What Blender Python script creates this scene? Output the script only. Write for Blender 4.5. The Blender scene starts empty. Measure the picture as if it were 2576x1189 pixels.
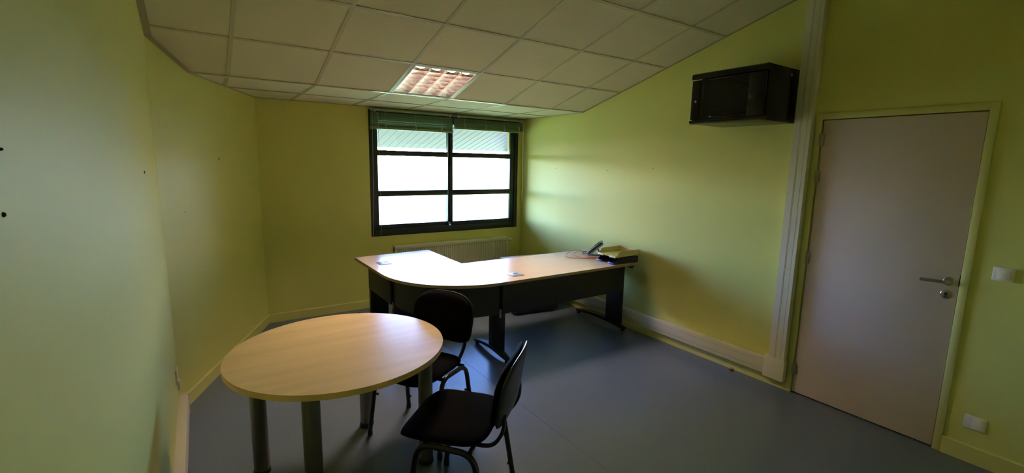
import bpy, bmesh, math, random
from mathutils import Vector, Matrix
random.seed(4)
PI = math.pi
SC = bpy.context.scene
COL = SC.collection

# ------------------------------------------------------------------ camera
cam_d = bpy.data.cameras.new('camera')
cam_d.sensor_fit = 'HORIZONTAL'; cam_d.sensor_width = 36.0
cam_d.lens = 1169.378 / 2576 * 36.0
cam_d.clip_start = 0.02; cam_d.clip_end = 300
cam = bpy.data.objects.new('camera', cam_d); COL.objects.link(cam)
YAW, PITCH, ROLL = 0.5922, 0.1563, 0.0197
fwd = Vector((math.sin(YAW)*math.cos(PITCH), math.cos(YAW)*math.cos(PITCH), -math.sin(PITCH)))
rgt = Vector((math.cos(YAW), -math.sin(YAW), 0)); upv = rgt.cross(fwd)
r2 = rgt*math.cos(ROLL) + upv*math.sin(ROLL); u2 = -rgt*math.sin(ROLL) + upv*math.cos(ROLL)
cam.matrix_world = Matrix(((r2.x, u2.x, -fwd.x, 0), (r2.y, u2.y, -fwd.y, 0), (r2.z, u2.z, -fwd.z, 1.70), (0, 0, 0, 1)))
SC.camera = cam

# ------------------------------------------------------------------ sky, sun, exposure
w = bpy.data.worlds.new('sky'); SC.world = w; w.use_nodes = True
wn = w.node_tree; wn.nodes.clear()
wo = wn.nodes.new('ShaderNodeOutputWorld'); bg = wn.nodes.new('ShaderNodeBackground')
sky = wn.nodes.new('ShaderNodeTexSky'); sky.sky_type = 'NISHITA'; sky.sun_disc = False
sky.sun_elevation = math.radians(48); sky.sun_rotation = math.radians(190)
sky.air_density = 1.0; sky.dust_density = 0.3; sky.ozone_density = 2.5
bg.inputs['Strength'].default_value = 1.9
tint = wn.nodes.new('ShaderNodeMix'); tint.data_type = 'RGBA'; tint.blend_type = 'MULTIPLY'; tint.inputs[0].default_value = 1.0
tint.inputs[7].default_value = (.79, .92, 1.40, 1)
wn.links.new(sky.outputs[0], tint.inputs[6]); wn.links.new(tint.outputs[2], bg.inputs[0]); wn.links.new(bg.outputs[0], wo.inputs[0])
sun_d = bpy.data.lights.new('sun', 'SUN'); sun_d.energy = 5.5; sun_d.angle = math.radians(0.6); sun_d.color = (1.0, 0.95, 0.86)
sun = bpy.data.objects.new('sun', sun_d); COL.objects.link(sun)
sun.rotation_euler = (math.radians(42), 0, math.radians(-12))      # comes over the roof from behind the building
sun.location = (0, -5, 12)
SC.view_settings.view_transform = 'Standard'; SC.view_settings.look = 'None'
SC.view_settings.gamma = 1.0; SC.view_settings.use_curve_mapping = False
SC.view_settings.exposure = 1.8
SC.cycles.use_denoising = True
SC.cycles.max_bounces = 16; SC.cycles.diffuse_bounces = 10; SC.cycles.glossy_bounces = 6; SC.cycles.transparent_max_bounces = 12

# ------------------------------------------------------------------ room dimensions (metres)
XR, XL, YW, YB, YK = 3.688, -0.21, 5.274, 4.083, -0.7     # right, left, window wall, ceiling break, back wall
XC, YC = 0.503, 3.640                                       # splayed wall runs (XL,YC) -> (XC,YW)
ZC, SL = 2.282, 0.279                                       # flat ceiling height, slope of the main ceiling
def ceil_z(y): return ZC + max(0.0, YB - y) * SL

# ------------------------------------------------------------------ helpers
def s2l(c): return c/12.92 if c <= .04045 else ((c+.055)/1.055)**2.4
def rgb(r, g, b): return (s2l(r/255), s2l(g/255), s2l(b/255), 1)

def mat(name, col, rough=.5, metal=0.0, spec=.5, bump=None, vary=None, emit=None, coat=0.0, bump_dist=.002):
    """procedural principled material; vary=(scale xyz, amount), bump=(scale, strength)"""
    m = bpy.data.materials.new(name); m.use_nodes = True
    nt = m.node_tree; b = nt.nodes['Principled BSDF']
    b.inputs['Base Color'].default_value = col; b.inputs['Roughness'].default_value = rough
    b.inputs['Metallic'].default_value = metal; b.inputs['Specular IOR Level'].default_value = spec
    b.inputs['Coat Weight'].default_value = coat; b.inputs['Coat Roughness'].default_value = .15
    if vary or bump:
        tc = nt.nodes.new('ShaderNodeTexCoord')
    if vary:
        sc, amt = vary[0], vary[1]
        mp = nt.nodes.new('ShaderNodeMapping'); mp.inputs['Scale'].default_value = sc
        nz = nt.nodes.new('ShaderNodeTexNoise'); nz.inputs['Scale'].default_value = 1.0; nz.inputs['Detail'].default_value = 4
        nt.links.new(tc.outputs['Object'], mp.inputs[0]); nt.links.new(mp.outputs[0], nz.inputs['Vector'])
        mx = nt.nodes.new('ShaderNodeMix'); mx.data_type = 'RGBA'
        rp = nt.nodes.new('ShaderNodeMapRange'); rp.inputs[1].default_value = .3; rp.inputs[2].default_value = .7
        nt.links.new(nz.outputs[0], rp.inputs[0]); nt.links.new(rp.outputs[0], mx.inputs[0])
        mx.inputs[6].default_value = tuple(c*(1-amt) for c in col[:3])+(1,)
        mx.inputs[7].default_value = tuple(min(1, c*(1+amt)) for c in col[:3])+(1,)
        nt.links.new(mx.outputs[2], b.inputs['Base Color'])
    if bump:
        n2 = nt.nodes.new('ShaderNodeTexNoise'); n2.inputs['Scale'].default_value = bump[0]; n2.inputs['Detail'].default_value = 3
        nt.links.new(tc.outputs['Object'], n2.inputs['Vector'])
        bp = nt.nodes.new('ShaderNodeBump'); bp.inputs['Strength'].default_value = bump[1]; bp.inputs['Distance'].default_value = bump_dist
        nt.links.new(n2.outputs[0], bp.inputs['Height']); nt.links.new(bp.outputs[0], b.inputs['Normal'])
    if emit:
        b.inputs['Emission Color'].default_value = emit[0]; b.inputs['Emission Strength'].default_value = emit[1]
    return m

def glass_mat(name, tint, fac):
    m = bpy.data.materials.new(name); m.use_nodes = True; nt = m.node_tree; nt.nodes.clear()
    o = nt.nodes.new('ShaderNodeOutputMaterial'); t = nt.nodes.new('ShaderNodeBsdfTransparent'); g = nt.nodes.new('ShaderNodeBsdfGlossy')
    t.inputs[0].default_value = tint; g.inputs['Roughness'].default_value = .02
    x = nt.nodes.new('ShaderNodeMixShader'); x.inputs[0].default_value = fac
    nt.links.new(t.outputs[0], x.inputs[1]); nt.links.new(g.outputs[0], x.inputs[2]); nt.links.new(x.outputs[0], o.inputs[0])
    return m

class MB:
    """collects shapes; build() links them as ONE mesh object"""
    def __init__(s): s.bm = bmesh.new()
    def face(s, pts):
        try: s.bm.faces.new([s.bm.verts.new(p) for p in pts])
        except ValueError: pass
        return s
    def grid(s, rows, close_u=False, close_v=False):
        V = [[s.bm.verts.new(p) for p in r] for r in rows]
        R, C = len(V), len(V[0])
        for i in range(R if close_v else R-1):
            for j in range(C if close_u else C-1):
                q = [V[i][j], V[i][(j+1) % C], V[(i+1) % R][(j+1) % C], V[(i+1) % R][j]]
                try: s.bm.faces.new(q)
                except ValueError: pass
        return V
    def cap(s, vs):
        try: s.bm.faces.new(vs)
        except ValueError: pass
    def box(s, x0, x1, y0, y1, z0, z1, bev=0.0, M=None, seg=2):
        b = bmesh.new()
        bmesh.ops.create_cube(b, size=1)
        for v in b.verts:
            v.co = Vector(((x0+x1)/2+v.co.x*(x1-x0), (y0+y1)/2+v.co.y*(y1-y0), (z0+z1)/2+v.co.z*(z1-z0)))
        if bev > 0:
            bmesh.ops.bevel(b, geom=b.edges[:], offset=min(bev, .49*min(x1-x0, y1-y0, z1-z0)), segments=seg, affect='EDGES', profile=.5)
        if M is not None: bmesh.ops.transform(b, matrix=M, verts=b.verts)
        s._merge(b); return s
    def _merge(s, b):
        mp = {}
        for v in b.verts: mp[v] = s.bm.verts.new(v.co)
        for f in b.faces:
            try: s.bm.faces.new([mp[v] for v in f.verts])
            except ValueError: pass
        b.free()
    def prism(s, poly, z0, z1, bev=0.0, M=None, seg=2):
        """poly of (x,y) extruded in z"""
        b = bmesh.new()
        lo = [b.verts.new((p[0], p[1], z0)) for p in poly]; hi = [b.verts.new((p[0], p[1], z1)) for p in poly]
        b.faces.new(list(reversed(lo))); b.faces.new(hi)
        n = len(poly)
        for i in range(n): b.faces.new([lo[i], lo[(i+1) % n], hi[(i+1) % n], hi[i]])
        if bev > 0:
            ed = [e for e in b.edges if abs(e.verts[0].co.z-e.verts[1].co.z) < 1e-6]
            bmesh.ops.bevel(b, geom=ed, offset=bev, segments=seg, affect='EDGES', profile=.5)
        bmesh.ops.recalc_face_normals(b, faces=b.faces)
        if M is not None: bmesh.ops.transform(b, matrix=M, verts=b.verts)
        s._merge(b); return s
    def tube(s, pts, r, n=10, rz=None, caps=True):
        """round (or r x rz oval) tube along a list of points"""
        pts = [Vector(p) for p in pts]; rings = []; side = None
        for i, p in enumerate(pts):
            a = pts[max(i-1, 0)]; c = pts[min(i+1, len(pts)-1)]
            t = (c-a).normalized()
            if side is None:
                up = Vector((0, 0, 1)) if abs(t.z) < .9 else Vector((1, 0, 0))
                side = t.cross(up).normalized()
            side = (side - t*side.dot(t)).normalized(); up = t.cross(side)
            ri = r[i] if isinstance(r, (list, tuple)) else r
            rings.append([p + side*math.cos(2*PI*k/n)*ri + up*math.sin(2*PI*k/n)*(rz or ri) for k in range(n)])
        V = s.grid(rings, close_u=True)
        if caps: s.cap(list(reversed(V[0]))); s.cap(V[-1])
        return s
    def lathe(s, prof, c=(0, 0, 0), n=24, M=None):
        """profile of (radius, z) turned about the z axis at c, or placed by M"""
        rows = []
        for r, z in prof:
            row = []
            for k in range(n):
                p = Vector((r*math.cos(2*PI*k/n), r*math.sin(2*PI*k/n), z))
                row.append((M @ p) if M is not None else p + Vector(c))
            rows.append(row)
        V = s.grid(rows, close_u=True)
        s.cap(list(reversed(V[0]))); s.cap(V[-1]); return s
    def pad(s, a, b, fn, n=4.0, h=.02, h2=.01, rings=9, seg=64, p=5.0, nlow=None):
        """cushion: superellipse outline a x b, crowned h above and h2 below the mid plane, then bent by fn(x,y,z)"""
        def row(rho, sign):
            out = []
            zz = max(0.0, 1-rho**p)**.5*(h if sign > 0 else -h2)
            for k in range(seg):
                t = 2*PI*k/seg; c, q = math.cos(t), math.sin(t)
                e = 2/(nlow if nlow and q < 0 else n)
                x = a*rho*math.copysign(abs(c)**e, c); y = b*rho*math.copysign(abs(q)**e, q)
                out.append(fn(x, y, zz))
            return out
        R = [.08, .3, .5, .68, .82, .91, .96, .99, 1.0]
        rows = [row(r, 1) for r in R]+[row(r, -1) for r in reversed(R[:-1])]
        V = s.grid(rows, close_u=True); s.cap(list(reversed(V[0]))); s.cap(V[-1]); return s
    def build(s, name, material, parent=None, smooth=35):
        bm = s.bm
        bmesh.ops.recalc_face_normals(bm, faces=bm.faces)
        me = bpy.data.meshes.new(name); bm.to_mesh(me); bm.free()
        me.materials.append(material)
        if smooth:
            me.polygons.foreach_set('use_smooth', [True]*len(me.polygons))
            me.set_sharp_from_angle(angle=math.radians(smooth))
        o = bpy.data.objects.new(name, me); COL.objects.link(o)
        if parent is not None: o.parent = parent; o.matrix_parent_inverse = Matrix.Identity(4)
        return o

def thing(name, label, cat, loc=(0, 0, 0), rz=0.0, group=None):
    o = bpy.data.objects.new(name, None); COL.objects.link(o); o.empty_display_size = .05
    o.location = loc; o.rotation_euler = (0, 0, rz); o['label'] = label; o['category'] = cat
    if group: o['group'] = group
    return o
def tag(o, label, cat, group=None):
    o['label'] = label; o['category'] = cat
    if group: o['group'] = group
    return o
def struct(o): o['kind'] = 'structure'; return o
def copy_tree(o, parent=None):
    c = o.copy(); COL.objects.link(c)
    if parent is not None: c.parent = parent
    for ch in list(o.children): copy_tree(ch, c)
    return c
def share(o, name=None):
    c = o.copy(); COL.objects.link(c); return c
def arc(c, r, a0, a1, n, plane='xy'):
    out = []
    for i in range(n+1):
        a = a0+(a1-a0)*i/n; out.append((c[0]+r*math.cos(a), c[1]+r*math.sin(a)))
    return out
def fillet(pts, r, n=6):
    """round the inner corners of a 3D polyline"""
    P = [Vector(p) for p in pts]; out = [P[0]]
    for i in range(1, len(P)-1):
        a = (P[i-1]-P[i]); b = (P[i+1]-P[i]); d = min(r, a.length*.49, b.length*.49)
        p0 = P[i]+a.normalized()*d; p1 = P[i]+b.normalized()*d
        for k in range(n+1):
            t = k/n; out.append(p0*(1-t)**2+P[i]*2*t*(1-t)+p1*t*t)
    out.append(P[-1]); return out

# ------------------------------------------------------------------ materials
M = {}
M['wall'] = mat('lime wall paint', rgb(209, 205, 116), .50, spec=.28, bump=(90, .25), bump_dist=.0012, vary=((1.5, 1.5, .25), .02))
M['skirt'] = mat('lime skirting paint', rgb(206, 200, 122), .35)
M['tile'] = mat('mineral ceiling tile', rgb(212, 205, 176), .9, bump=(260, .3), vary=((60, 60, 60), .025))
M['tbar'] = mat('white grid bar', rgb(198, 192, 168), .22, spec=.6)
M['angle'] = mat('greyed edge angle', rgb(164, 154, 130), .4)
M['plenum'] = mat('plenum board', rgb(120, 115, 100), .9)
M['floor'] = mat('blue grey vinyl', rgb(96, 105, 122), .28, spec=.6, vary=((160, 160, 160), .14), bump=(300, .08))
M['gap'] = mat('dark joint', rgb(28, 28, 28), .8)
M['frame'] = mat('black green window aluminium', rgb(34, 38, 38), .35, spec=.4)
M['seal'] = mat('grey window gasket', rgb(150, 158, 150), .4)
M['glass'] = glass_mat('window glass', (.96, .97, .97, 1), .05)
M['blind'] = mat('grey green blind slat', rgb(128, 146, 112), .40)
M['cord'] = mat('pale cord', rgb(195, 195, 170), .6)
M['radiator'] = mat('cream radiator enamel', rgb(214, 208, 178), .35)
M['dark'] = mat('dark slot', rgb(22, 22, 20), .8)
M['beech'] = mat('beech laminate', rgb(234, 200, 142), .24, vary=((1.3, 15, 8), .07), spec=.34)
M['desk'] = mat('pale beech desk laminate', rgb(214, 192, 166), .22, vary=((2.2, 24, 10), .03), spec=.20)
M['edge'] = mat('beech edge band', rgb(176, 146, 104), .45)
M['tedge'] = mat('beech table edge', rgb(232, 190, 128), .4)
M['charcoal'] = mat('charcoal painted steel', rgb(26, 26, 28), .40)
M['panel'] = mat('charcoal modesty board', rgb(30, 28, 28), .5, bump=(220, .1))
M['steel'] = mat('satin steel', rgb(176, 170, 160), .28, metal=1.0)
M['pewter'] = mat('grey table leg metal', rgb(128, 124, 116), .38, metal=.7)
M['rubber'] = mat('black rubber', rgb(24, 24, 24), .6)
M['fabric'] = mat('black chair fabric', rgb(8, 7, 8), .95, spec=.08, bump=(700, .4), bump_dist=.001)
M['plastic'] = mat('black chair plastic', rgb(20, 19, 19), .38)
M['tube'] = mat('black chair tube', rgb(12, 11, 11), .30, spec=.5)
M['rack'] = mat('black rack steel', rgb(6, 6, 7), .22, spec=.35)
M['rackin'] = mat('dark rack interior', rgb(20, 22, 22), .5)
M['smoke'] = glass_mat('smoked door glass', (.28, .28, .28, 1), .045)
M['white'] = mat('white plastic', rgb(222, 214, 196), .35)
M['trunk'] = mat('ivory trunking plastic', rgb(216, 206, 182), .38)
M['joint'] = mat('joint line and grille shade', rgb(112, 104, 90), .7)
M['door'] = mat('pinkish grey door paint', rgb(204, 184, 176), .40, bump=(120, .15), bump_dist=.001)
M['lum'] = mat('white luminaire steel', rgb(226, 220, 212), .35)
M['louvre'] = mat('bright louvre aluminium', rgb(206, 196, 192), .20, metal=1.0)
M['divider'] = mat('grey louvre divider', rgb(140, 130, 126), .25, metal=1.0)
M['tubeglow'] = mat('glowing tube', rgb(255, 240, 225), .5, emit=((1.0, .78, .64, 1), 142.0))
M['cream'] = mat('cream letter tray plastic', rgb(214, 196, 132), .4)
M['navy'] = mat('navy letter tray plastic', rgb(26, 27, 54), .3)
M['bluetab'] = mat('blue tray lip plastic', rgb(58, 60, 140), .25)
M['phone'] = mat('black phone plastic', rgb(26, 26, 30), .3)
M['silver'] = mat('silver phone plastic', rgb(168, 174, 190), .3, metal=.3)
M['salmon'] = mat('salmon cable', rgb(226, 130, 104), .5)
M['plate'] = mat('grey cable plate', rgb(150, 156, 164), .35, metal=.4)
M['pedestal'] = mat('pale lilac beech', rgb(206, 190, 172), .4)
M['led'] = mat('green led', rgb(30, 200, 140), .4, emit=((.05, .9, .5, 1), .6))
M['lawn'] = mat('lawn grass', rgb(160, 162, 84), .9, vary=((3, 3, 3), .2))
M['eave'] = mat('pale blue soffit metal', rgb(112, 100, 130), .45)
M['fin'] = mat('pale render', rgb(170, 166, 142), .8)
M['leaf'] = mat('leaf green', rgb(110, 150, 50), .6)
M['bark'] = mat('bark', rgb(96, 80, 62), .9)
M['brown'] = mat('brown door stop wood', rgb(150, 110, 84), .45)

# ------------------------------------------------------------------ setting: floor and walls
fl = struct(MB().box(-1.2, XR+.15, YK-.15, YW+.12, -.12, -.004).build('floor', M['gap']))
b = MB(); b.box(-1.2, 1.799, YK-.15, YW+.12, -.004, 0); b.build('vinyl_sheet', M['floor'], fl)
b = MB(); b.box(1.801, XR+.15, YK-.15, YW+.12, -.004, 0); b.build('vinyl_sheet', M['floor'], fl)

def wall_slab(name, p, q, ztop_p, ztop_q, t=.12, inward=None):
    """vertical slab from p to q, thickness t on the outer side (left of p->q)"""
    p = Vector((p[0], p[1], 0)); q = Vector((q[0], q[1], 0)); d = (q-p).normalized(); o = Vector((-d.y, d.x, 0))*t
    b = MB()
    bot = [p, q, q+o, p+o]; top = [p+Vector((0, 0, ztop_p)), q+Vector((0, 0, ztop_q)), q+o+Vector((0, 0, ztop_q)), p+o+Vector((0, 0, ztop_p))]
    vs = [b.bm.verts.new(v) for v in bot+top]
    for f in ((3, 2, 1, 0), (4, 5, 6, 7), (0, 1, 5, 4), (1, 2, 6, 5), (2, 3, 7, 6), (3, 0, 4, 7)): b.bm.faces.new([vs[i] for i in f])
    return struct(b.build(name, M['wall']))
wl = wall_slab('wall_left', (XL, YK), (XL, YC), ceil_z(YK)+.1, ceil_z(YC)+.1)
ws = wall_slab('wall_corner', (XL, YC), (XC, YW), ceil_z(YC)+.1, ZC+.1)
wb = wall_slab('wall_back', (XR+.12, YK), (XL-.12, YK), ceil_z(YK)+.1, ceil_z(YK)+.1)
# window wall with its opening
WX0, WX1, WZ0, WZ1 = 1.603, 3.617, .832, 2.258
b = MB(); T = .26
b.box(XC-.2, WX0, YW, YW+T, 0, ZC+.1); b.box(WX1, XR+.12, YW, YW+T, 0, ZC+.1)
b.box(WX0, WX1, YW, YW+T, 0, WZ0); b.box(WX0, WX1, YW, YW+T, WZ1, ZC+.1)
ww = struct(b.build('wall_window', M['wall']))
# right wall, with the shallow recess the door hangs in
DY0, DY1, DZ = .742, 1.578, 2.040
b = MB()
def rw(y0, y1, z0, x0=XR, x1=XR+.14):
    ys = sorted({y0, y1} | ({YB} if y0 < YB < y1 else set()))
    for a, c in zip(ys, ys[1:]):
        vs = [b.bm.verts.new(v) for v in [(x0, a, z0), (x0, c, z0), (x1, c, z0), (x1, a, z0), (x0, a, ceil_z(a)+.1), (x0, c, ceil_z(c)+.1), (x1, c, ceil_z(c)+.1), (x1, a, ceil_z(a)+.1)]]
        for f in ((3, 2, 1, 0), (4, 5, 6, 7), (0, 1, 5, 4), (1, 2, 6, 5), (2, 3, 7, 6), (3, 0, 4, 7)): b.bm.faces.new([vs[i] for i in f])
rw(YK-.12, DY0-.004, 0); rw(DY1+.004, YW+.12, 0); rw(DY0-.004, DY1+.004, DZ+.004)
b.box(XR+.06, XR+.14, DY0-.004, DY1+.004, 0, DZ+.004)
wr = struct(b.build('wall_right', M['wall']))

def plug(par, p, n, r=.006, m='dark'):
    n = Vector(n).normalized(); Q = n.to_track_quat('Z', 'Y').to_matrix().to_4x4(); Q.translation = Vector(p)
    return MB().lathe([(r, -.004), (r, .001), (r*.6, .003)], n=8, M=Q).build('wall_plug', M[m], par)
for y, z, r in ((4.532, 1.643, .006), (3.661, 1.644, .006), (3.042, 1.678, .004), (4.669, .725, .005), (4.358, .726, .005)): plug(wr, (XR, y, z), (-1, 0, 0), r)
sd = Vector((XC-XL, YW-YC, 0)).normalized(); sn = Vector((sd.y, -sd.x, 0))
plug(ws, (.144+.0, 4.456, 1.689), sn, .011); plug(ws, (-.095, 3.905, 1.32), sn, .004)
plug(wl, (XL, 2.778, 1.625), (1, 0, 0), .007); plug(wl, (XL, .872, 1.705), (1, 0, 0), .0022); plug(wl, (XL, .846, 1.623), (1, 0, 0), .0035)

# skirtings
SK = .092
def skirt(name, p, q, h=SK, t=.013, e0=0, e1=0):
    p = Vector((p[0], p[1], 0)); q = Vector((q[0], q[1], 0)); d = (q-p).normalized(); i = Vector((d.y, -d.x, 0))
    L = (q-p).length
    Mx = Matrix(((d.x, i.x, 0, p.x), (d.y, i.y, 0, p.y), (0, 0, 1, 0), (0, 0, 0, 1)))
    b = MB()
    b.prism([(e0, 0), (L-e1, 0), (L-e1, t), (e0, t)], 0, h-.006, M=Mx)
    prof = [(0, h-.006), (t, h-.006), (t*.45, h), (0, h)]
    rows = [[Mx @ Vector((x, y, z)) for y, z in prof] for x in (e0, L-e1)]
    V = b.grid(rows, close_u=True); b.cap(V[0]); b.cap(list(reversed(V[1])))
    return struct(b.build(name, M['skirt']))
skirt('baseboard_left', (XL, YK), (XL, 2.2)); skirt('baseboard_corner', (XL, YC), (XC, YW)); skirt('baseboard_window', (XC, YW), (XR, YW), e0=.006)
skirt('baseboard_right', (XR, YW), (XR, 1.617), h=.075); skirt('baseboard_door', (XR, .699), (XR, YK), h=.105)

# ------------------------------------------------------------------ ceiling: backing, tiles, grid bars, luminaire slot
ROOM = [(XL, YK), (XR, YK), (XR, YW), (XC, YW), (XL, YC)]
def clip(poly, reg):
    out = poly
    for i in range(len(reg)):
        a, c = reg[i], reg[(i+1) % len(reg)]; inp = out; out = []
        def side(p): return (c[0]-a[0])*(p[1]-a[1])-(c[1]-a[1])*(p[0]-a[0])
        for j in range(len(inp)):
            p, q = inp[j], inp[(j+1) % len(inp)]; sp, sq = side(p), side(q)
            if sp >= 0: out.append(p)
            if sp*sq < 0: t = sp/(sp-sq); out.append((p[0]+t*(q[0]-p[0]), p[1]+t*(q[1]-p[1])))
        if not out: return []
    return out
def area(p): return abs(sum(p[i][0]*p[(i+1) % len(p)][1]-p[(i+1) % len(p)][0]*p[i][1] for i in range(len(p))))/2
CS = 1/math.sqrt(1+SL*SL)                       # horizontal run of one metre along the slope
NS = Vector((0, SL, 1)).normalized()            # upward normal of the slope
cb = MB()
for y0, y1 in ((YK-.1, YB), (YB, YW+.2)):
    lo = [(x, y, ceil_z(y)+.14) for x, y in ((XL-.12, y0), (XR+.12, y0), (XR+.12, y1), (XL-.12, y1))]
    hi = [(x, y, z+.06) for x, y, z in lo]
    vs = [cb.bm.verts.new(v) for v in lo+hi]
    for f in ((3, 2, 1, 0), (4, 5, 6, 7), (0, 1, 5, 4), (1, 2, 6, 5), (2, 3, 7, 6), (3, 0, 4, 7)): cb.bm.faces.new([vs[i] for i in f])
ceil = struct(cb.build('ceiling', M['plenum']))
GX = [-.974+.6*k+.004 for k in range(9)]         # grid lines across: ... .230 .830 1.430 2.030 2.630 3.230 3.83
GX = [.230+.6*k for k in range(-1, 7)]
GS = [0, .578, 1.168, 1.762]+[1.762+.594*k for k in range(1, 8)]
GY = [YB-s*CS for s in GS]
LX0, LX1 = 1.43, 2.03                             # luminaire cell, first row
BW = .012                                        # half bar width
def tile_cell(x0, x1, y0, y1):
    g = BW*.55
    poly = clip([(x0+g, y0+g), (x1-g, y0+g), (x1-g, y1-g), (x0+g, y1-g)], ROOM)
    if len(poly) < 3 or area(poly) < .002: return
    b = MB(); dn = .004
    lo = [Vector((x, y, ceil_z(y)+dn)) for x, y in poly]; up = Vector((0, 0, 1)) if y0 >= YB-1e-6 else NS
    hi = [v+up*.016 for v in lo]
    n = len(poly); V = [b.bm.verts.new(v) for v in lo]; W = [b.bm.verts.new(v) for v in hi]
    b.bm.faces.new(list(reversed(V))); b.bm.faces.new(W)
    for i in range(n): b.bm.faces.new([V[i], V[(i+1) % n], W[(i+1) % n], W[i]])
    b.build('ceiling_tile', M['tile'], ceil, smooth=0)
rowsY = [(GY[i+1], GY[i]) for i in range(len(GY)-1)]+[(YB, 4.70), (4.70, YW+.02)]
for (y0, y1) in rowsY:
    for k in range(len(GX)-1):
        if abs(GX[k]-LX0) < .01 and abs(y1-YB) < .001: continue      # the luminaire fills this cell
        tile_cell(GX[k], GX[k+1], max(y0, YK), y1)
def bar(p, q, up, wdt=BW, h=.03, name='grid_bar', side=None):
    """inverted T bar: flat flange seen from below, thin web above"""
    p = Vector(p); q = Vector(q); d = (q-p).normalized(); u = Vector(up).normalized(); s = d.cross(u).normalized()
    b = MB()
    prof = [(-wdt, 0), (wdt, 0), (wdt, .0035), (.003, .0035), (.003, h), (-.003, h), (-.003, .0035), (-wdt, .0035)]
    rows = [[e+s*x+u*z for x, z in prof] for e in (p, q)]
    V = b.grid(rows, close_u=True); b.cap(V[0]); b.cap(list(reversed(V[1])))
    return b.build(name, M['tbar'], ceil, smooth=0)
def span_x(y):                                    # room width at depth y
    if y <= YC: return XL, XR
    return XL+(y-YC)/(YW-YC)*(XC-XL), XR
def end_y(x):
    if x >= XC: return YW
    return YC+(x-XL)/(XC-XL)*(YW-YC)
for x in GX:
    if x < XL+.03 or x > XR-.03: continue
    ye = end_y(x)
    if ye > YB:
        bar((x, YB, ZC), (x, ye, ZC), (0, 0, 1)); bar((x, YK, ceil_z(YK)), (x, YB, ZC), NS)
    else: bar((x, YK, ceil_z(YK)), (x, ye, ceil_z(ye)), NS)
for y in GY[1:]:
    if y < YK: continue
    a, c = span_x(y); bar((a, y, ceil_z(y)-.0006), (c, y, ceil_z(y)-.0006), NS)
a, c = span_x(YB); bar((a, YB, ZC-.0008), (c, YB, ZC-.0008), (0, .14, 1))
a, c = span_x(4.70); bar((a, 4.70, ZC-.0006), (c, 4.70, ZC-.0006), (0, 0, 1))
# wall angles round the edge of the ceiling
def angle(p, q, inward, n, wdt=.036):
    p = Vector(p); q = Vector(q); i = Vector(inward).normalized(); d = (q-p).normalized(); i = (i-d*i.dot(d)).normalized(); u = Vector(n)
    b = MB(); prof = [(0, -.001), (wdt, -.001), (wdt, .002), (0.002, .002), (.002, .03), (0, .03)]
    rows = [[e+i*x+u*z for x, z in prof] for e in (p, q)]
    V = b.grid(rows, close_u=True); b.cap(V[0]); b.cap(list(reversed(V[1])))
    return b.build('edge_angle', M['angle'], ceil, smooth=0)
yb_x = XL+(YB-YC)/(YW-YC)*(XC-XL)
angle((XL, YK, ceil_z(YK)), (XL, YC, ceil_z(YC)), (1, 0, 0), NS)
angle((XL, YC, ceil_z(YC)), (yb_x, YB, ZC), sn, NS)
angle((yb_x, YB, ZC), (XC, YW, ZC), sn, (0, 0, 1), .010)
angle((XC, YW, ZC), (XR, YW, ZC), (0, -1, 0), (0, 0, 1), .010)
angle((XR, YK, ceil_z(YK)), (XR, YB, ZC), (-1, 0, 0), NS, .016)
angle((XR, YB, ZC), (XR, YW, ZC), (-1, 0, 0), (0, 0, 1), .010)

# luminaire: recessed box with four tubes behind a bright louvre
lum = thing('ceiling_light', 'square recessed ceiling light with four glowing tubes behind a bright louvre', 'ceiling light', (1.73, YB-.289*CS, ceil_z(YB-.289*CS)))
lum.rotation_euler = (-math.atan(SL), 0, 0)       # local x across, y down the slope, z up through the tile
HW, HL = .286, .272
b = MB()
for x0, x1, y0, y1 in ((-HW-.002, -HW+.016, -HL, HL), (HW-.016, HW+.002, -HL, HL), (-HW, HW, -HL-.004, -HL+.010), (-HW, HW, HL-.010, HL+.004)): b.box(x0, x1, y0, y1, -.001, .012, .002)
b.build('frame', M['lum'], lum)
b = MB()
b.box(-HW+.01, HW-.01, -HL+.006, HL-.006, .100, .106)
for x0, x1, y0, y1 in ((-HW+.008, -HW+.013, -HL+.006, HL-.006), (HW-.013, HW-.008, -HL+.006, HL-.006), (-HW+.01, HW-.01, -HL+.005, -HL+.009), (-HW+.01, HW-.01, HL-.009, HL-.005)): b.box(x0, x1, y0, y1, .012, .106)
b.build('housing', M['louvre'], lum, smooth=0)
CWX = 2*(HW-.016)/4
for k in range(4):
    xc = -HW+.016+CWX*(k+.5)
    MB().tube([(xc, -HL+.03, .082), (xc, HL-.03, .082)], .008, 10).build('light_tube', M['tubeglow'], lum)
    MB().box(xc-.02, xc+.02, -HL+.012, -HL+.030, .066, .098, .003).build('tube_holder', M['white'], lum)
    MB().box(xc-.02, xc+.02, HL-.030, HL-.012, .066, .098, .003).build('tube_holder', M['white'], lum)
for k in range(0, 5):
    xc = -HW+.016+CWX*k
    b = MB(); b.prism([(-.0022, 0), (.0022, 0), (.010, .056), (-.010, .056)], -HL+.010, HL-.010, M=Matrix(((1, 0, 0, xc), (0, 0, 1, 0), (0, 1, 0, 0.003), (0, 0, 0, 1))))
    dv = b.build('louvre_divider', M['divider'], lum)
    if 0 < k < 4: MB().box(xc-.0028, xc+.0028, -HL+.010, HL-.010, .0012, .0032).build('divider_edge', M['joint'], dv)
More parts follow.
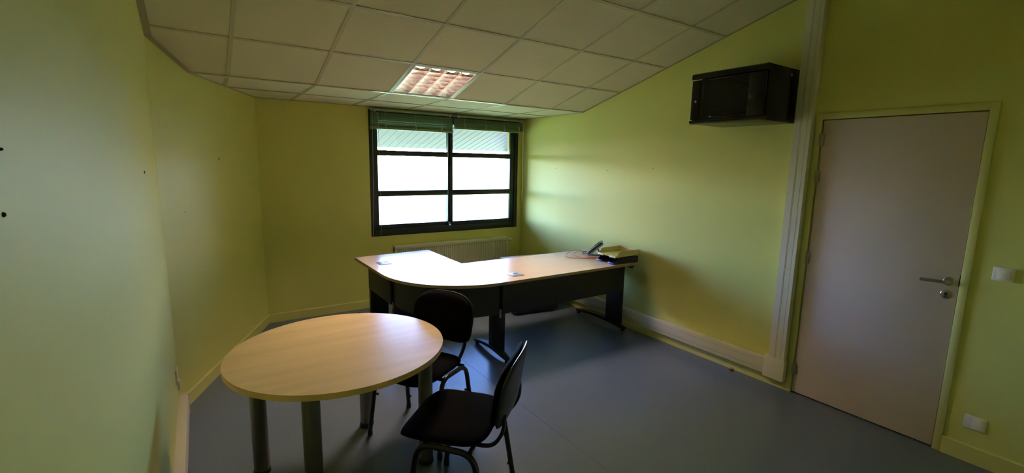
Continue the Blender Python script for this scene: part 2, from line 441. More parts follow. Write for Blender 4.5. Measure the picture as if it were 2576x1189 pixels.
for k in range(0, 8):
    yc = -HL+.010+(2*HL-.02)*(k)/7
    if k == 0: yc += .010
    if k == 7: yc -= .010
    b = MB()
    for j in range(4):
        x0 = -HW+.016+CWX*j+.003; x1 = x0+CWX-.006; rows = []
        for t in range(9):
            u = t/8; x = x0+(x1-x0)*u; top = (.016+.040*(2*u-1)**2) if k == 1 else (.040+.014*(2*u-1)**2)
            rows.append([(x, yc-.0012, .003), (x, yc+.0012, .003), (x, yc+.010, top), (x, yc-.010, top)])
        V = b.grid(rows, close_u=True); b.cap(V[0]); b.cap(list(reversed(V[-1])))
    b.build('louvre_slat', M['louvre'], lum)

# ------------------------------------------------------------------ window
win = struct(MB().box(WX0, WX0+.05, YW-.004, YW+.09, WZ0, WZ1, .003).box(WX1-.05, WX1, YW-.004, YW+.09, WZ0, WZ1, .003)
             .box(WX0+.05, WX1-.05, YW-.004, YW+.09, WZ0, WZ0+.075, .003).box(WX0+.05, WX1-.05, YW-.004, YW+.09, WZ1-.06, WZ1, .003).build('window_1', M['frame']))
XM = 2.620
def sash(x0, x1, y, sl, sr):
    z0, z1 = WZ0+.07, WZ1-.055
    gz0 = .958 if True else 0
    s = MB().box(x0, x0+sl, y, y+.036, z0, z1, .003).box(x1-sr, x1, y, y+.036, z0, z1, .003).box(x0+sl, x1-sr, y, y+.036, z0, gz0, .003).box(x0+sl, x1-sr, y, y+.036, z1-.05, z1, .003).build('sash', M['frame'], win)
    for za, zb in ((1.290, 1.354), (1.758, 1.818)):
        MB().box(x0+sl-.002, x1-sr+.002, y-.002, y+.034, za, zb, .004).build('glazing_bar', M['frame'], s)
    for za, zb in ((gz0, 1.290), (1.354, 1.758), (1.818, z1-.05)):
        MB().box(x0+sl-.004, x1-sr+.004, y+.014, y+.020, za-.004, zb+.004).build('pane', M['glass'], s, smooth=0)
    return s
s1 = sash(WX0+.05, XM+.008, YW+.046, .060, .040); s2 = sash(XM-.008, WX1-.05, YW+.008, .032, .068)
MB().box(XM-.034, XM-.024, YW+.030, YW+.046, .95, 2.14, .001).build('gasket', M['seal'], win)
b = MB(); b.box(2.583, 2.603, YW-.010, YW+.010, .905, .950, .004); b.tube([(2.593, YW-.01, .92), (2.596, YW-.035, .915)], .009, 8); b.build('latch', M['steel'], win)

# ------------------------------------------------------------------ blinds
def blind(label, x0, x1, ztop, zlow, nslat, tapes):
    t = thing('venetian_blind', label, 'blind', ((x0+x1)/2, YW-.06, ztop), group=None)
    hx = (x1-x0)/2
    b = MB(); b.box(-hx, hx, -.022, .024, -.028, 0, .003); b.build('headrail', M['blind'], t)
    for sx in (-1, 1):
        MB().box(sx*(hx-.045)-.015, sx*(hx-.045)+.015, -.027, .055, -.038, .004, .002).build('bracket', M['steel'], t)
    zb = zlow-ztop
    z_first, z_last = -.050, zb+.036
    pitch = (z_first-(z_last+.014))/max(1, nslat-2)
    def slat(deg, wid, z):
        ang = math.radians(deg); rows = []
        for i in range(7):
            u = (i/6-.5)*wid; c = .0045*(1-(2*i/6-1)**2)
            y = u*math.cos(ang)-c*math.sin(ang); zz = -u*math.sin(ang)+c*math.cos(ang)
            rows.append([(-hx, y, zz), (hx, y, zz), (hx, y-.0003, zz-.0011), (-hx, y-.0003, zz-.0011)])
        b = MB(); V = b.grid(rows, close_u=True); b.cap(V[0]); b.cap(list(reversed(V[-1])))
        o = b.build('slat', M['blind'], t); o.location = (0, 0, z); return o
    first = slat(-30, .048, z_first)
    for k in range(1, nslat-1):
        s = share(first); s.location = (0, 0, z_first-pitch*k)
    slat(-74, .050, z_last)
    # the bundled slats and the bottom rail
    b = MB(); b.box(-hx, hx, -.027, .025, zb+.008, zb+.016, .002); b.build('bottom_slat', M['blind'], t)
    b = MB(); b.box(-hx, hx, -.028, .026, zb-.010, zb+.007, .004); b.build('bottom_rail', M['blind'], t)
    for x in tapes:
        b = MB(); b.tube([(x-(x0+x1)/2, -.031, -.034), (x-(x0+x1)/2, -.032, zb+.05), (x-(x0+x1)/2, -.030, zb+.006)], .0012, 6)
        b.tube([(x-(x0+x1)/2+.003, -.031, zb+.06), (x-(x0+x1)/2+.012, -.036, zb+.03), (x-(x0+x1)/2+.006, -.032, zb-.004)], .0035, 6)
        b.build('ladder_cord', M['cord'], t)
    return t
bl = blind('wider raised venetian blind with more slats showing, over the left window sash', 1.604, 2.606, 2.268, 2.056, 7, (1.765, 2.115, 2.44))
br = blind('raised venetian blind hanging higher, over the right window sash beside its tilt wand', 2.628, 3.648, 2.268, 2.106, 5, (2.755, 3.05, 3.33, 3.56))
MB().tube([(1.0, -.034, -.03), (1.005, -.036, -.30), (1.01, -.034, -1.075)], .0035, 8).build('tilt_wand', M['white'], br).location = (-.510, 0, 0)
lp = [(-.42, -.03, -.03), (-.41, -.02, -.9), (-.405, .0, -1.35), (-.42, .02, -1.53), (-.452, .02, -1.59), (-.485, .015, -1.55), (-.5, 0, -1.4), (-.49, -.02, -.9), (-.485, -.03, -.03)]
MB().tube(fillet(lp, .12, 5), .0016, 6).build('pull_cord', M['cord'], bl)

# ------------------------------------------------------------------ radiator
rad = thing('radiator', 'cream panel radiator with vertical ribs on the wall under the window', 'radiator', (2.632, YW-.003, 0))
RX0, RX1, RZ0, RZ1, RYF = -.785, .785, .14, .716, -.098
b = MB()
N = 58; p = (RX1-RX0-.03)/N; rows_lo = []; prof = []
for k in range(N):
    x = RX0+.015+k*p
    prof += [(x, RYF+.010), (x+p*.22, RYF+.010), (x+p*.36, RYF), (x+p*.86, RYF), (x+p, RYF+.010)]
rows = [[(x, y, z) for x, y in prof] for z in (RZ0+.03, RZ1-.038)]
b.grid(rows)
b.build('front_panel', M['radiator'], rad)
b = MB(); b.box(RX0, RX1, RYF-.002, RYF+.012, RZ1-.040, RZ1-.002, .003); b.box(RX0, RX1, RYF-.002, RYF+.012, RZ0, RZ0+.032, .003)
b.box(RX0, RX0+.017, RYF-.001, RYF+.012, RZ0, RZ1-.01, .002); b.box(RX1-.017, RX1, RYF-.001, RYF+.012, RZ0, RZ1-.01, .002)
b.box(RX0+.004, RX1-.004, RYF+.012, RYF+.016, RZ0+.01, RZ1-.01); b.build('panel_rim', M['radiator'], rad)
for xa in (RX0, RX1-.006): MB().box(xa, xa+.006, RYF+.006, -.012, RZ0, RZ1, .002).build('side_cover', M['radiator'], rad)
b = MB(); b.box(RX0-.001, RX0+.001, RYF+.03, -.035, RZ1-.065, RZ1-.018); b.build('side_slot', M['dark'], rad)
b = MB(); b.box(RX0+.004, RX1-.004, RYF+.014, -.012, RZ1-.008, RZ1, .001); b.build('top_grille', M['radiator'], rad)
b = MB()
for k in range(N):
    x = RX0+.015+k*p; b.box(x+p*.04, x+p*.22, RYF-.0022, RYF+.002, RZ1-.053, RZ1-.042)
o = b.build('grille_shadow_dashes', M['joint'], rad, smooth=0); o['kind'] = 'stuff'  # grille shadows put in as grey dashes at the top of the grooves
Qx = Matrix(((0, 0, 1, RX1+.006), (1, 0, 0, -.055), (0, 1, 0, .672), (0, 0, 0, 1)))
MB().lathe([(.009, -.008), (.009, .012), (.016, .014), (.021, .022), (.023, .05), (.019, .066), (.012, .072)], n=16, M=Qx).build('valve', M['white'], rad)
for xa in (-.6, .57): MB().box(xa, xa+.03, -.02, 0, .25, .6).build('wall_bracket', M['radiator'], rad)

# ------------------------------------------------------------------ door
door = struct(MB().box(XR+.001, XR+.041, DY0+.002, DY1-.003, .009, DZ-.002, .0015).build('door_1', M['door']))
def trimpiece(y0, y1, z0, z1): return MB().box(XR-.013, XR, y0, y1, z0, z1, .0025)
t1 = struct(trimpiece(DY1+.003, 1.617, 0, 2.086).build('trim_1', M['skirt']))
t2 = struct(trimpiece(.699, DY0-.003, 0, 2.086).build('trim_2', M['skirt']))
t3 = struct(trimpiece(DY0-.003, DY1+.003, DZ+.004, 2.086).build('trim_3', M['skirt']))
for z in (1.905, 1.650, 1.055, .195):
    b = MB(); b.tube([(XR-.014, DY1+.001, z-.045), (XR-.014, DY1+.001, z+.045)], .0065, 8); b.tube([(XR-.014, DY1+.001, z-.050), (XR-.014, DY1+.001, z-.046)], .0045, 8)
    b.box(XR-.014, XR-.0, DY1-.016, DY1+.014, z-.04, z+.04, .001)
    b.build('hinge', M['steel'], door)
Qd = lambda y, z: Matrix(((0, 0, -1, XR+.001), (1, 0, 0, y), (0, -1, 0, z), (0, 0, 0, 1)))
h = MB().lathe([(.026, 0), (.026, .006), (.023, .009)], n=24, M=Qd(.790, 1.053)).build('handle_rose', M['steel'], door)
MB().tube(fillet([(XR-.005, .790, 1.053), (XR-.052, .790, 1.053), (XR-.055, .91, 1.050)], .022, 6), .0095, 12).build('lever', M['steel'], h)
h = MB().lathe([(.026, 0), (.026, .006), (.023, .008)], n=24, M=Qd(.793, .973)).build('lock_rose', M['steel'], door)
b = MB(); b.lathe([(.0085, 0), (.0085, .0095)], n=14, M=Qd(.793, .978)); b.box(XR-.0085, XR, .789, .797, .956, .975); b.build('keyhole', M['dark'], h)
MB().box(XR-.002, XR+.006, DY0-.0015, DY0+.003, 1.03, 1.10, .0005).build('latch_plate', M['dark'], door)

# switch and socket by the door, sockets by the corner
def wallplate(name, label, y, z, wy, wz, rocker):
    t = thing(name, label, 'switch' if rocker else 'wall plate', (XR, y, z))
    MB().box(-.010, 0, -wy/2, wy/2, -wz/2, wz/2, .004).build('cover_plate', M['white'], t)
    if rocker: MB().box(-.015, -.008, -wy*.31, wy*.27, -wz*.34, wz*.34, .002).build('rocker', M['white'], t)
    else: MB().box(-.012, -.008, -wy*.45, wy*.12, -wz*.42, wz*.42, .003).build('blank_insert', M['white'], t)
    return t
wallplate('light_switch', 'white square light switch on the lime wall beside the door handle', .570, 1.142, .088, .076, True)
wallplate('blank_plate', 'white blank wall plate low on the lime wall to the right of the door', .573, .246, .094, .080, False)
def leftplate(y, z, wy, wz, d, label):
    t = thing('wall_socket', label, 'socket', (XL, y, z))
    MB().box(0, d, -wy/2, wy/2, -wz/2, wz/2, .003).build('cover_plate', M['white'], t)
    MB().lathe([(.019, 0), (.019, .002), (.017, .0025), (.016, .0005)], n=18, M=Matrix(((0, 0, 1, d), (1, 0, 0, 0), (0, 1, 0, 0), (0, 0, 0, 1)))).build('socket_well', M['white'], t)
leftplate(3.49, .325, .095, .09, .010, 'larger white wall socket above the trunking at the bent left wall')
leftplate(3.585, .225, .05, .06, .014, 'smaller white wall socket just above the end of the left trunking')

# ------------------------------------------------------------------ trunking
tr = thing('cable_trunking', 'ivory cable trunking along the right wall and up beside the door to the ceiling', 'trunking', (XR-.002, 1.69, 0))
TD = .055
b = MB(); b.box(-TD, 0, .055, 3.45, .088, .215, .004); b.build('horizontal_run', M['trunk'], tr)
b = MB()
for z in (.122, .182): b.box(-TD-.0005, -TD+.001, .16, 3.45, z-.0006, z+.0006)
b.build('cover_joint', M['joint'], tr, smooth=0)
zt = .24; zt1 = ceil_z(1.69)-.014
b = MB(); vs = []
def slopebox(bb, x0, x1, y0, y1, z0, dz):
    V = [bb.bm.verts.new(v) for v in [(x0, y0, z0), (x1, y0, z0), (x1, y1, z0), (x0, y1, z0)]+[(x, y, ceil_z(y+1.69)-dz) for x, y in ((x0, y0), (x1, y0), (x1, y1), (x0, y1))]]
    for f in ((3, 2, 1, 0), (4, 5, 6, 7), (0, 1, 5, 4), (1, 2, 6, 5), (2, 3, 7, 6), (3, 0, 4, 7)): bb.bm.faces.new([V[i] for i in f])
slopebox(b, -TD, 0, -.058, .058, zt-.01, .004); b.build('vertical_run', M['trunk'], tr)
b = MB()
for y in (-.032, .006, .013): slopebox(b, -TD-.0006, -TD+.001, y-.0006, y+.0006, zt, .02)
b.build('cover_joint', M['joint'], tr, smooth=0)
MB().box(-TD-.004, 0, -.068, .09, .070, .243, .004).build('corner_piece', M['trunk'], tr)
MB().box(-TD-.003, 0, -.060, .060, .945, .952, .001).build('joint_sleeve', M['trunk'], tr)
tl = thing('cable_trunking', 'ivory cable trunking along the foot of the left wall', 'trunking', (XL, 2.9, 0))
MB().box(0, .050, -1.6, .685, .012, .150, .003).build('cover', M['trunk'], tl)
MB().box(0, .054, .680, .694, .008, .153, .003).build('end_cap', M['white'], tl)
MB().box(.0, .046, -1.6, .680, 0, .012).build('base_strip', M['plate'], tl)

# ------------------------------------------------------------------ wall rack
rk = thing('server_cabinet', 'black wall mounted network cabinet with smoked glass door high on the right wall', 'cabinet', (XR, 2.058, 2.215))
HYk, D0 = .288, .448; ZL, ZH = -.185, .190
b = MB(); g = .004
b.box(-D0+.03, -.0, -HYk, -HYk+g, ZL, ZH, .001); b.box(-D0+.03, 0, HYk-g, HYk, ZL, ZH, .001)
b.box(-D0+.03, 0, -HYk, HYk, ZH-g, ZH, .001); b.box(-D0+.03, 0, -HYk, HYk, ZL, ZL+g, .001); b.box(-.008, -.001, -HYk, HYk, ZL, ZH)
b.build('body', M['rack'], rk)
# curved top and bottom rails of the front
def rail(z0, z1, sgn):
    b = MB(); pr = [(-D0+.04, z0), (-D0+.04, z1), (-D0+.008, z1), (-D0-.004, z1-.008 if sgn > 0 else z1), (-D0-.006, (z0+z1)/2), (-D0-.004, z0 if sgn > 0 else z0+.008), (-D0+.008, z0)]
    rows = [[(x, y, z) for x, z in pr] for y in (-HYk-.002, HYk+.002)]
    V = b.grid(rows, close_u=True); b.cap(V[0]); b.cap(list(reversed(V[1]))); return b
rail(ZH-.045, ZH, 1).build('top_rail', M['rack'], rk); rail(ZL-.002, ZL+.026, -1).build('bottom_rail', M['rack'], rk)
zd0, zd1 = ZL+.031, ZH-.052; yg0, yg1 = -.170, .215
b = MB(); b.box(-D0-.002, -D0+.018, -HYk+.002, yg0, zd0, zd1, .002); b.box(-D0-.002, -D0+.018, yg1, HYk-.002, zd0, zd1, .002)
b.box(-D0-.001, -D0+.016, yg0, yg1, zd0, zd0+.012); b.box(-D0-.001, -D0+.016, yg0, yg1, zd1-.010, zd1)
dr = b.build('door', M['rack'], rk)
MB().box(-D0+.002, -D0+.006, yg0-.002, yg1+.002, zd0+.010, zd1-.008).build('door_glass', M['smoke'], dr, smooth=0)
Qr = Matrix(((0, 0, -1, -D0-.002), (1, 0, 0, .247), (0, -1, 0, -.018), (0, 0, 0, 1)))
MB().lathe([(.008, 0), (.008, .003), (.005, .006)], n=14, M=Qr).build('lock', M['steel'], dr)
b = MB(); b.box(-D0-.003, -D0+.002, .205, .282, zd1+.0005, zd1+.006); b.build('hinge_strip', M['steel'], rk)
for ya in (-.245, .225): MB().box(-D0+.06, -D0+.063, ya, ya+.02, ZL+.01, ZH-.02).build('mounting_rail', M['rackin'], rk, smooth=0)
b = MB(); b.box(-D0+.07, -.12, -.215, .215, ZL+.03, ZL+.072, .002); b.build('switch_unit', M['rackin'], rk)
MB().box(-D0+.064, -D0+.0665, -.15, .17, ZL+.073, ZL+.076).build('shelf_edge', M['steel'], rk)
MB().box(-D0+.066, -D0+.071, .155, .168, ZL+.045, ZL+.057).build('status_light', M['led'], rk)
b = MB()
for y0, y1, z in ((.175, .19, .128), (.115, .155, .124)): b.box(-D0+.063, -D0+.066, y0, y1, z-.002, z+.004)
b.build('patch_label', M['plate'], rk, smooth=0)
Qs = Matrix(((1, 0, 0, -.12), (0, 0, -1, -HYk), (0, 1, 0, .145), (0, 0, 0, 1)))
MB().lathe([(.014, 0), (.014, .002), (.010, .003)], n=14, M=Qs).build('side_lock', M['plate'], rk)

# ------------------------------------------------------------------ desks
ZD, TT = .740, .025
def t_leg(parent, x, y0, y1, foot0, foot1, col0, col1, axis='y'):
    """steel leg: foot bar along y, flat column and a top arm; columns face +-x"""
    L = MB()
    L.box(x-.030, x+.030, col0, col1, .062, ZD-TT-.02, .006)
    L.box(x-.033, x-.028, col0+.075, col0+.082, .08, ZD-TT-.02); L.box(x+.028, x+.033, col0+.075, col0+.082, .08, ZD-TT-.02)
    L.box(x-.022, x+.022, y0, y1, ZD-TT-.028, ZD-TT-.001, .003)
    o = L.build('leg', M['charcoal'], parent)
    f = MB(); rows = []
    n = 16
    for i in range(n+1):
        u = i/n; y = foot0+(foot1-foot0)*u; k = 1-(2*u-1)**2
        zb = .022+.030*k; zt = .046+.042*k; hw = .022+.010*min(1, k*2)
        rows.append([(x-hw, y, zb), (x+hw, y, zb), (x+hw, y, zt-.008), (x+hw*.6, y, zt), (x-hw*.6, y, zt), (x-hw, y, zt-.008)])
    V = f.grid(rows, close_u=True); f.cap(list(reversed(V[0]))); f.cap(V[-1])
    f.build('foot_bar', M['charcoal'], o)
    for y in (foot0+.025*(1 if foot1 > foot0 else -1), foot1-.025*(1 if foot1 > foot0 else -1)):
        MB().lathe([(.018, 0), (.020, .004), (.016, .012), (.010, .032)], c=(x, y, 0), n=14).build('glide', M['rubber'], o)
    return o
def top_board(poly, parent):
    o = MB().prism(poly, ZD-TT, ZD-.0012).build('edge_band', M['edge'], parent)
    t = MB().prism(poly, ZD-.0016, ZD, .0005, seg=1).build('desk_top', M['desk'], parent)
    o.parent = t; return t
def cable_plate(parent, p, cx, cy, w2, d2, slot):
    pl = MB().box(cx-w2, cx+w2, cy-d2, cy+d2, ZD-.001, ZD+.0035, .001).build('cable_plate', M['plate'], parent)
    MB().box(cx+slot[0]-.022, cx+slot[0]+.022, cy+slot[1]-.005, cy+slot[1]+.005, ZD+.0025, ZD+.0045).build('slot', M['dark'], pl)
# right-hand desk
dk = thing('office_desk', 'long pale beech desk running to the right wall with charcoal front panel and foot', 'desk')
top_board([(2.040, 3.090), (3.600, 3.090), (3.600, 3.890), (2.040, 3.890)], dk)
MB().box(2.072, 3.530, 3.195, 3.215, .430, ZD-TT-.001, .002).build('modesty_panel', M['panel'], dk)
t_leg(dk, 2.100, 3.12, 3.86, 3.14, 3.70, 3.245, 3.425); t_leg(dk, 3.560, 3.12, 3.86, 3.17, 3.90, 3.235, 3.425)
MB().lathe([(.02, ZD-TT-.03), (.03, ZD-TT-.02), (.03, ZD-TT)], c=(3.56, 3.13, 0), n=16).build('fixing_cap', M['charcoal'], dk)
cable_plate(dk, None, 2.238, 3.262, .056, .060, (.018, .03))
# return towards the window
rt = thing('office_desk', 'short pale beech desk return standing under the window with charcoal side panel', 'desk')
top_board([(1.245, 3.882), (2.040, 3.892), (2.048, 4.690), (1.240, 4.650)], rt)
MB().box(1.345, 1.365, 3.925, 4.56, .430, ZD-TT-.001, .002).build('modesty_panel', M['panel'], rt)
def turn(o, ang):
    for ch in o.children: turn(ch, 0)
Rm = Matrix(((0, 1, 0), (1, 0, 0), (0, 0, 1)))
def leg_x(parent, y, c0, c1, f0, f1):
    o = t_leg(parent, y, 1.28, 2.00, f0, f1, c0, c1)
    for q in [o]+list(o.children):
        for v in q.data.vertices: v.co = Vector((v.co.y, v.co.x, v.co.z))
        q.data.flip_normals()
leg_x(rt, 4.56, 1.355, 1.535, 1.30, 1.98); leg_x(rt, 3.935, 1.372, 1.552, 1.30, 1.98)
cable_plate(rt, None, 1.402, 4.256, .056, .064, (.03, .02))
# quarter-round corner top
cr = thing('corner_desk_top', 'quarter-round pale beech corner top joining the two desks behind the chair', 'desk')
nn = 2.17; cxq, cyq, rq = 2.038, 3.880, .793
poly = [(cxq, cyq)]
for i in range(29):
    a = PI+PI/2*i/28; c, s = math.cos(a), math.sin(a)
    poly.append((cxq-rq*abs(c)**(2/nn), cyq-(rq-.003)*abs(s)**(2/nn)))
top_board(poly, cr)
rows = []
for i in range(21):
    a = PI+PI/2*i/20; c, s = math.cos(a), math.sin(a)
    x, y = cxq-(rq-.125)*abs(c)**(2/nn), cyq-(rq-.12)*abs(s)**(2/nn); d = Vector((cxq-x, cyq-y, 0)).normalized()*.016
    rows.append([(x, y, .430), (x, y, ZD-TT-.001), (x+d.x, y+d.y, ZD-TT-.001), (x+d.x, y+d.y, .430)])
b = MB(); V = b.grid(rows, close_u=True); b.cap(V[0]); b.cap(list(reversed(V[-1]))); b.build('modesty_panel', M['panel'], cr)
MB().box(2.045, 2.062, 3.205, 3.212, .395, .47).build('joining_clip', M['steel'], cr)
MB().box(1.352, 1.360, 3.893, 3.905, .400, .46).build('joining_clip', M['steel'], cr)

# pedestal behind the desk
pd = thing('drawer_pedestal', 'charcoal drawer pedestal with pale top tucked behind the right desk', 'pedestal', (3.152, 4.297, 0), math.radians(-8.5))
PZ = .60
MB().box(-.275, .275, -.205, .205, .03, PZ-.022, .002).build('carcass', M['charcoal'], pd)
MB().box(-.29, .285, -.215, .215, PZ-.022, PZ, .002).build('top', M['pedestal'], pd)
for k in range(3):
    d = MB().box(-.293, -.275, -.200, .200, .05+.175*k, .05+.175*k+.168, .002).build('drawer_front', M['charcoal'], pd)
    MB().tube([(-.293, -.06, .13+.175*k), (-.312, -.05, .13+.175*k), (-.312, .05, .13+.175*k), (-.293, .06, .13+.175*k)], .005, 8).build('pull', M['steel'], d)
for sx in (-.22, .22):
    for sy in (-.16, .16): MB().lathe([(.018, 0), (.018, .03)], c=(sx, sy, 0), n=12).build('castor', M['rubber'], pd)

# ------------------------------------------------------------------ round table
TZ = .720
tb = thing('round_table', 'round beech meeting table with four grey tubular legs in the foreground', 'table', (.570, 2.466, 0))
a1, b1, tdir = .552, .529, math.atan2(-.390, -.921)
poly = []
for k in range(96):
    t = 2*PI*k/96; x, y = a1*math.cos(t), b1*math.sin(t)
    poly.append((x*math.cos(tdir)-y*math.sin(tdir), x*math.sin(tdir)+y*math.cos(tdir)))
tt = MB().prism(poly, TZ-.028, TZ, .002).build('table_top', M['beech'], tb)
rim = MB(); rows = [[(x*1.0012, y*1.0012, z) for x, y in poly] for z in (TZ-.0265, TZ-.0025)]; rim.grid(rows, close_u=True); rim.build('edge_band', M['tedge'], tt)
for x, y in ((.178, 2.672), (.799, 2.835), (.972, 2.285), (.347, 2.110)):
    lx, ly = x-.570, y-2.466
    lg = MB().lathe([(.036, .022), (.040, .03), (.040, TZ-.040), (.046, TZ-.036), (.046, TZ-.0285)], c=(lx, ly, 0), n=28).build('leg', M['pewter'], tb)
    MB().lathe([(.040, 0), (.043, .004), (.043, .020), (.036, .026)], c=(lx, ly, 0), n=28).build('foot', M['rubber'], lg)

# ------------------------------------------------------------------ chairs (local: front is +y)
def make_chair(label, loc, rz):
    t = thing('office_chair', label, 'chair', loc, rz)
    def seat_fn(x, y, z):
        drop = -.030*max(0, (y-.10)/.12)**2 + .006*(x/.23)**2
        return Vector((x, y+.055, .466+z+drop))
    MB().pad(.232, .215, seat_fn, n=4.4, h=.030, h2=.012).build('seat', M['fabric'], t)
    def shell_fn(x, y, z): return Vector((x, y+.055, .458+z-.026*max(0, (y-.10)/.12)**2))
    MB().pad(.222, .205, shell_fn, n=4.4, h=.004, h2=.010, p=8).build('seat_shell', M['plastic'], t)
    def bk(off, th):
        def fn(x, y, z):
            # x across, y up the back, z out of the plane (forward)
            up = y; tilt = math.radians(16)
            curve = .022*(x/.23)**2 + .018*math.sin((up+.05)*7.5)
            zz = z*th+off+curve
            w_ = 1-.05*max(0, -up/.165)-.07*max(0, up/.165)**3
            return Vector((x*w_, -.205-math.sin(tilt)*(up+.165)+zz, .695+math.cos(tilt)*up))
        return fn
    MB().pad(.225, .158, bk(.010, 1), n=3.0, nlow=6, h=.030, h2=.008).build('backrest', M['fabric'], t)
    MB().pad(.231, .164, bk(-.010, 1), n=3.0, nlow=6, h=.010, h2=.014, p=8).build('back_shell', M['plastic'], t)
    for sx in (-1, 1):
        X = sx*.238
        zt = .454
        path = fillet([(sx*.262, .198, 0.012), (X, .140, zt), (X, -.125, zt-.012), (sx*.262, -.190, .012)], .075, 8)
        half = len(path)//2
        # the inverted U is front leg, side rail and rear leg
        n3 = 9
        front, rest = path[:n3+1], path[n3:]
        rear = rest[-(n3+1):]; mid = path[n3:len(path)-n3]
        lf = MB().tube(front, .0140, 12).build('leg', M['tube'], t)
        lr = MB().tube(rear, .0140, 12).build('leg', M['tube'], t)
        if len(mid) > 1: MB().tube(mid, .0140, 12).build('side_rail', M['tube'], t)
        MB().lathe([(.0150, 0), (.0158, .004), (.0158, .026), (.0140, .030)], c=(sx*.2615, .196, 0), n=12).build('foot_cap', M['rubber'], lf)
        MB().lathe([(.0150, 0), (.0158, .004), (.0158, .026), (.0140, .030)], c=(sx*.2615, -.188, 0), n=12).build('foot_cap', M['rubber'], lr)
        for lo_, yy in ((lf, 1), (lr, -1)):
            y0 = .198 if yy > 0 else -.190; y1 = .140 if yy > 0 else -.125
            for u in (.22, .62) if yy < 0 else (.62,):
                yb = y0+(y1-y0)*u; MB().tube([(sx*(.262-.024*u)-sx*.0, yb, .43*u), (sx*(.262-.024*u)-sx*.026, yb-yy*.004, .43*u)], .008, 8).build('stacking_bumper', M['rubber'], lo_)
        # upright: from the seat frame, back and up into the back shell
        up = fillet([(sx*.150, .12, .440), (sx*.155, -.19, .438), (sx*.165, -.240, .53), (sx*.16, -.240, .60)], .06, 7)
        MB().tube(up, .0125, 10, rz=.009).build('back_upright', M['tube'], t)
    b = MB()
    for y in (.115, -.105): b.tube([(-.236, y, .444), (.236, y, .444)], .011, 10)
    b.build('cross_tube', M['tube'], t)
    return t
# facing direction f -> rotation so that local +y = f
def face(fx, fy): return math.atan2(-fx, fy)
make_chair('black fabric chair pushed in at the far side of the round table, backrest facing us', (1.083, 2.586, 0), face(-.86, -.51))
make_chair('black fabric chair in front, pulled out beside the round table, seen side-on', (1.000, 1.872, 0), face(-.68, .73))

# ------------------------------------------------------------------ things on the desk
def tray(name, label, mbody, mlip, loc, rz):
    t = thing(name, label, 'letter tray', loc, rz)
    L, W, H, g = .156, .126, .062, .003
    b = MB(); b.box(-L, L, -W, W, 0.004, .004+g)
    b.box(L-g, L, -W, W, .004, H)
    for s in (-1, 1):
        side = [(-L, .004), (L, .004), (L, H), (-L+.075, H), (-L+.045, H-.006), (-L+.018, .024), (-L, .012)]
        y0, y1 = (s*W, s*W-s*g); rows = [[(x, y, z) for x, z in side] for y in (y0, y1)]
        V = b.grid(rows, close_u=True); b.cap(V[0]); b.cap(list(reversed(V[1])))
    b.build('tray_body', mbody, t, smooth=0)
    for y0, y1 in ((-W, -W+.085), (W-.085, W)): MB().box(-L-.012, -L+.004, y0, y1, -.001, .018, .004).build('front_lip', mlip, t)
    for x in (-L+.03, L-.03):
        for s in (-1, 1): MB().box(x-.012, x+.012, s*W-.006 if s > 0 else -W-.0, s*W if s > 0 else -W+.006, 0, .006).build('foot', mbody, t)
    return t
tray('letter_tray', 'dark navy letter tray with blue front lips, lower of two on the desk', M['navy'], M['bluetab'], (3.468, 3.233, ZD+.0015), math.radians(-4))
tray('letter_tray', 'cream letter tray stacked on the navy one at the end of the desk', M['cream'], M['white'], (3.484, 3.240, ZD+.0655), math.radians(-2))
o = MB().box(-.148, .13, -.105, .105, 0, .006, .001).build('paper_stack', mat('yellowed paper', rgb(206, 196, 120), .8)); o.location = (3.490, 3.24, ZD+.0735)
tag(o, 'thin stack of yellowish paper lying in the cream letter tray', 'paper')

ph = thing('desk_phone', 'black office telephone with silver edge stripe tilted on its stand by the letter trays', 'phone', (3.507, 3.600, ZD), math.radians(-43))
ta = math.radians(41)
Mp = Matrix(((math.cos(ta), 0, -math.sin(ta), -.058), (0, 1, 0, 0), (math.sin(ta), 0, math.cos(ta), -.003), (0, 0, 0, 1)))
MB().box(0, .195, -.095, .095, .006, .034, .010, M=Mp, seg=3).build('body', M['phone'], ph)
MB().box(.008, .188, -.0965, .0965, .012, .021, .002, M=Mp).build('edge_stripe', M['silver'], ph)
MB().box(.015, .185, -.088, -.040, .028, .043, .007, M=Mp, seg=3).build('handset', M['phone'], ph)
MB().box(.016, .055, -.086, -.042, .0425, .0445, .001, M=Mp).build('earpiece', M['silver'], ph)
MB().box(.095, .17, -.02, .08, .033, .036, .002, M=Mp).build('screen', M['smoke'], ph)
b = MB()
for i in range(4):
    for j in range(3): b.box(.02+.017*i, .032+.017*i, -.012+.03*j, .010+.03*j, .033, .037, .001, M=Mp)
b.build('keypad', M['plastic'], ph)
b = MB(); b.box(-.004, .004, -.06, .06, .002, .098, .002, M=Matrix.Translation((.058, 0, .0)) @ Matrix.Rotation(math.radians(-22), 4, 'Y')); b.box(-.03, .060, -.04, .03, .0005, .004, .001); b.build('stand', M['phone'], ph)

